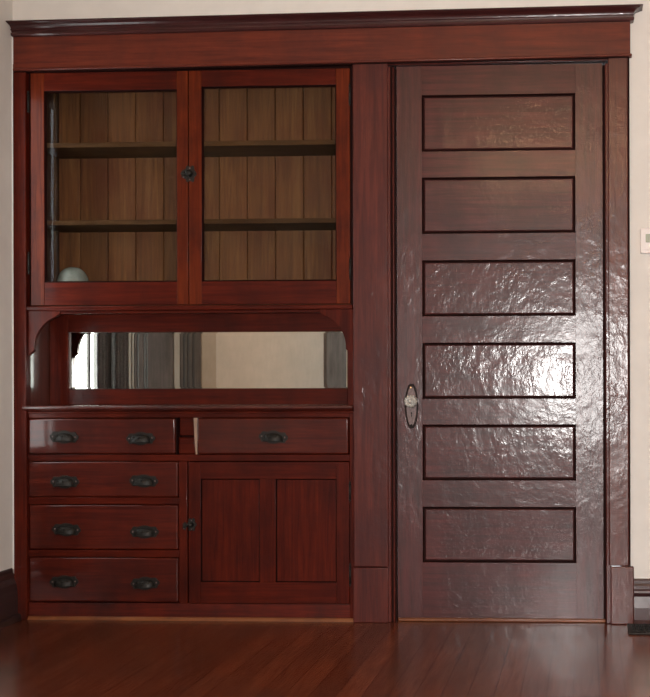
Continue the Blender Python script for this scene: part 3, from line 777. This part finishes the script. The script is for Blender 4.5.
# floor register in front of it
gx0, gx1, gy0, gy1 = X(628.3, -0.2, 630), X(628.3, -0.2, 630)+0.36, -0.222, -0.045
b = MB(M['iron'])
b.box(gx0, gx1, gy0, gy0+0.018, 0, 0.008, 0, 0.002); b.box(gx0, gx1, gy1-0.018, gy1, 0, 0.008, 0, 0.002)
b.box(gx0, gx0+0.018, gy0+.018, gy1-.018, 0, 0.008, 0, 0.002); b.box(gx1-0.018, gx1, gy0+.018, gy1-.018, 0, 0.008, 0, 0.002)
b.box(gx0+.018, gx1-.018, gy0+.018, gy1-.018, 0, 0.0015)
k = gx0+0.026
while k < gx1-0.026: b.box(k, k+0.006, gy0+.017, gy1-.017, 0.001, 0.007, 0, 0.001); k += 0.014
for yy in (gy0+0.06, gy0+0.11): b.box(gx0+.017, gx1-.017, yy, yy+0.005, 0.001, 0.0065)
tag(build('floor_register', b), 'dark iron floor register by the right baseboard', 'floor vent')
# thermostat
tx0, tz0, tz1 = X(639.6, -0.02, 240), Z(253.2, -0.02, 645), Z(228.2, -0.02, 645)
tw = 0.098
def rrect(x0, x1, z0, z1, r, bulge=0.0, n=6):
    pts = []
    for cx, cz, a0 in ((x1-r, z1-r, 0), (x0+r, z1-r, 90), (x0+r, z0+r, 180), (x1-r, z0+r, 270)):
        for i in range(n+1):
            a = math.radians(a0+90*i/n); pts.append((cx+r*math.cos(a), cz+r*math.sin(a)))
    if bulge:
        xm, zm, hw, hh = (x0+x1)/2, (z0+z1)/2, (x1-x0)/2, (z1-z0)/2
        pts = [(x + bulge*(1-((z-zm)/hh)**2)*(x-xm)/hw, z) for x, z in pts]
    return pts
b = MB(M['plastic']); b.prism(rrect(tx0+0.003, tx0+tw-0.003, tz0, tz1, 0.006, 0.003), -0.022, 0.0, 0, 0.003)
th_ = tag(build('thermostat', b), 'off white wall thermostat with small grey green display right of the door', 'thermostat')
b = MB(M['lcd']); b.prism(rrect(X(645.6, -.022, 240), X(645.6, -.022, 240)+0.045, Z(242.5, -.022, 645), Z(234.0, -.022, 645), 0.003), -0.0228, -0.018, 0)
build('display', b, th_)
b = MB(M['plastic']); b.box(tx0+0.008, tx0+tw-0.008, -0.0235, -0.02, tz0+0.013, tz0+0.016, 0, 0.0008); build('cover_lip', b, th_)

# ------------------------------------------------------------------ light
def lamp(name, kind, loc, power, color, size=0.05, target=None):
    l = bpy.data.lights.new(name, kind); l.energy = power; l.color = color
    o = bpy.data.objects.new(name, l); COL.objects.link(o); o.location = loc
    if kind == 'AREA': l.shape = 'DISK'; l.size = size
    else: l.shadow_soft_size = size
    if target is not None:
        o.rotation_euler = (Vector(target)-Vector(loc)).to_track_quat('-Z', 'Y').to_euler()
    return o
fl = lamp('camera_flash', 'SPOT', (CX-0.10, -D+0.02, CZ+0.06), 590, (1.0, 0.975, 0.95), 0.03, (CX-0.35, 0, CZ+0.25))
fl.data.spot_size = math.radians(68); fl.data.spot_blend = 0.8
for p in ((1.66, -3.0, 2.36), (2.40, -3.0, 2.36), (2.03, -3.35, 2.40)):
    lamp('ceiling_bulb', 'POINT', p, 18, (1.0, 0.56, 0.26), 0.05)
w = bpy.data.worlds.new('daylight'); scene.world = w; w.use_nodes = True
nt = w.node_tree; bg = nt.nodes['Background']
sky = nt.nodes.new('ShaderNodeTexSky'); sky.sky_type = 'HOSEK_WILKIE'; sky.turbidity = 6; sky.sun_direction = (0.6, 0.5, 0.6)
mx = nt.nodes.new('ShaderNodeMix'); mx.data_type = 'RGBA'; mx.inputs[0].default_value = 0.85
nt.links.new(sky.outputs[0], mx.inputs[6]); mx.inputs[7].default_value = (0.95, 0.97, 1.0, 1)
nt.links.new(mx.outputs[2], bg.inputs['Color']); bg.inputs['Strength'].default_value = 10.0
l = bpy.data.lights.new('window_portal', 'AREA'); l.shape = 'RECTANGLE'; l.size = fy1-fy0; l.size_y = 1.6; l.cycles.is_portal = True  # portal for the added fill window
o = bpy.data.objects.new('window_portal', l); COL.objects.link(o); o.location = (XR+0.095, (fy0+fy1)/2, 1.5)
o.rotation_euler = Vector((-1, 0, 0)).to_track_quat('-Z', 'Z').to_euler()
l = bpy.data.lights.new('window_portal', 'AREA'); l.shape = 'RECTANGLE'; l.size = abs(w0-w1); l.size_y = wz1-wz0
l.cycles.is_portal = True
o = bpy.data.objects.new('window_portal', l); COL.objects.link(o); o.location = (XL-0.02, (w0+w1)/2, (wz0+wz1)/2)
o.rotation_euler = Vector((1, 0, 0)).to_track_quat('-Z', 'Z').to_euler()

# ------------------------------------------------------------------ camera
cam = bpy.data.cameras.new('camera'); co = bpy.data.objects.new('camera', cam); COL.objects.link(co)
cam.sensor_fit = 'VERTICAL'; cam.sensor_height = 24.0; cam.sensor_width = 24.0*650/697
cam.lens = FPX/697*24.0
cam.shift_x = (325-PX0)/697; cam.shift_y = (PY0-348.5)/697
R = Vector((math.cos(TH), math.sin(TH), 0)); U = Vector((0, 0, 1)); Fw = Vector((-math.sin(TH), math.cos(TH), 0))
c, s = math.cos(RO), math.sin(RO)
R2 = R*c - U*s
U2 = U*c + R*s
co.matrix_world = Matrix(((R2.x, U2.x, -Fw.x, CX), (R2.y, U2.y, -Fw.y, -D), (R2.z, U2.z, -Fw.z, CZ), (0, 0, 0, 1)))
cam.clip_start = 0.05
scene.camera = co
vs_ = scene.view_settings
vs_.view_transform = 'Standard'; vs_.look = 'None'; vs_.exposure = 0.0; vs_.gamma = 1.0; vs_.use_curve_mapping = False
scene.cycles.max_bounces = 10; scene.cycles.transparent_max_bounces = 16
scene.cycles.sample_clamp_indirect = 6.0
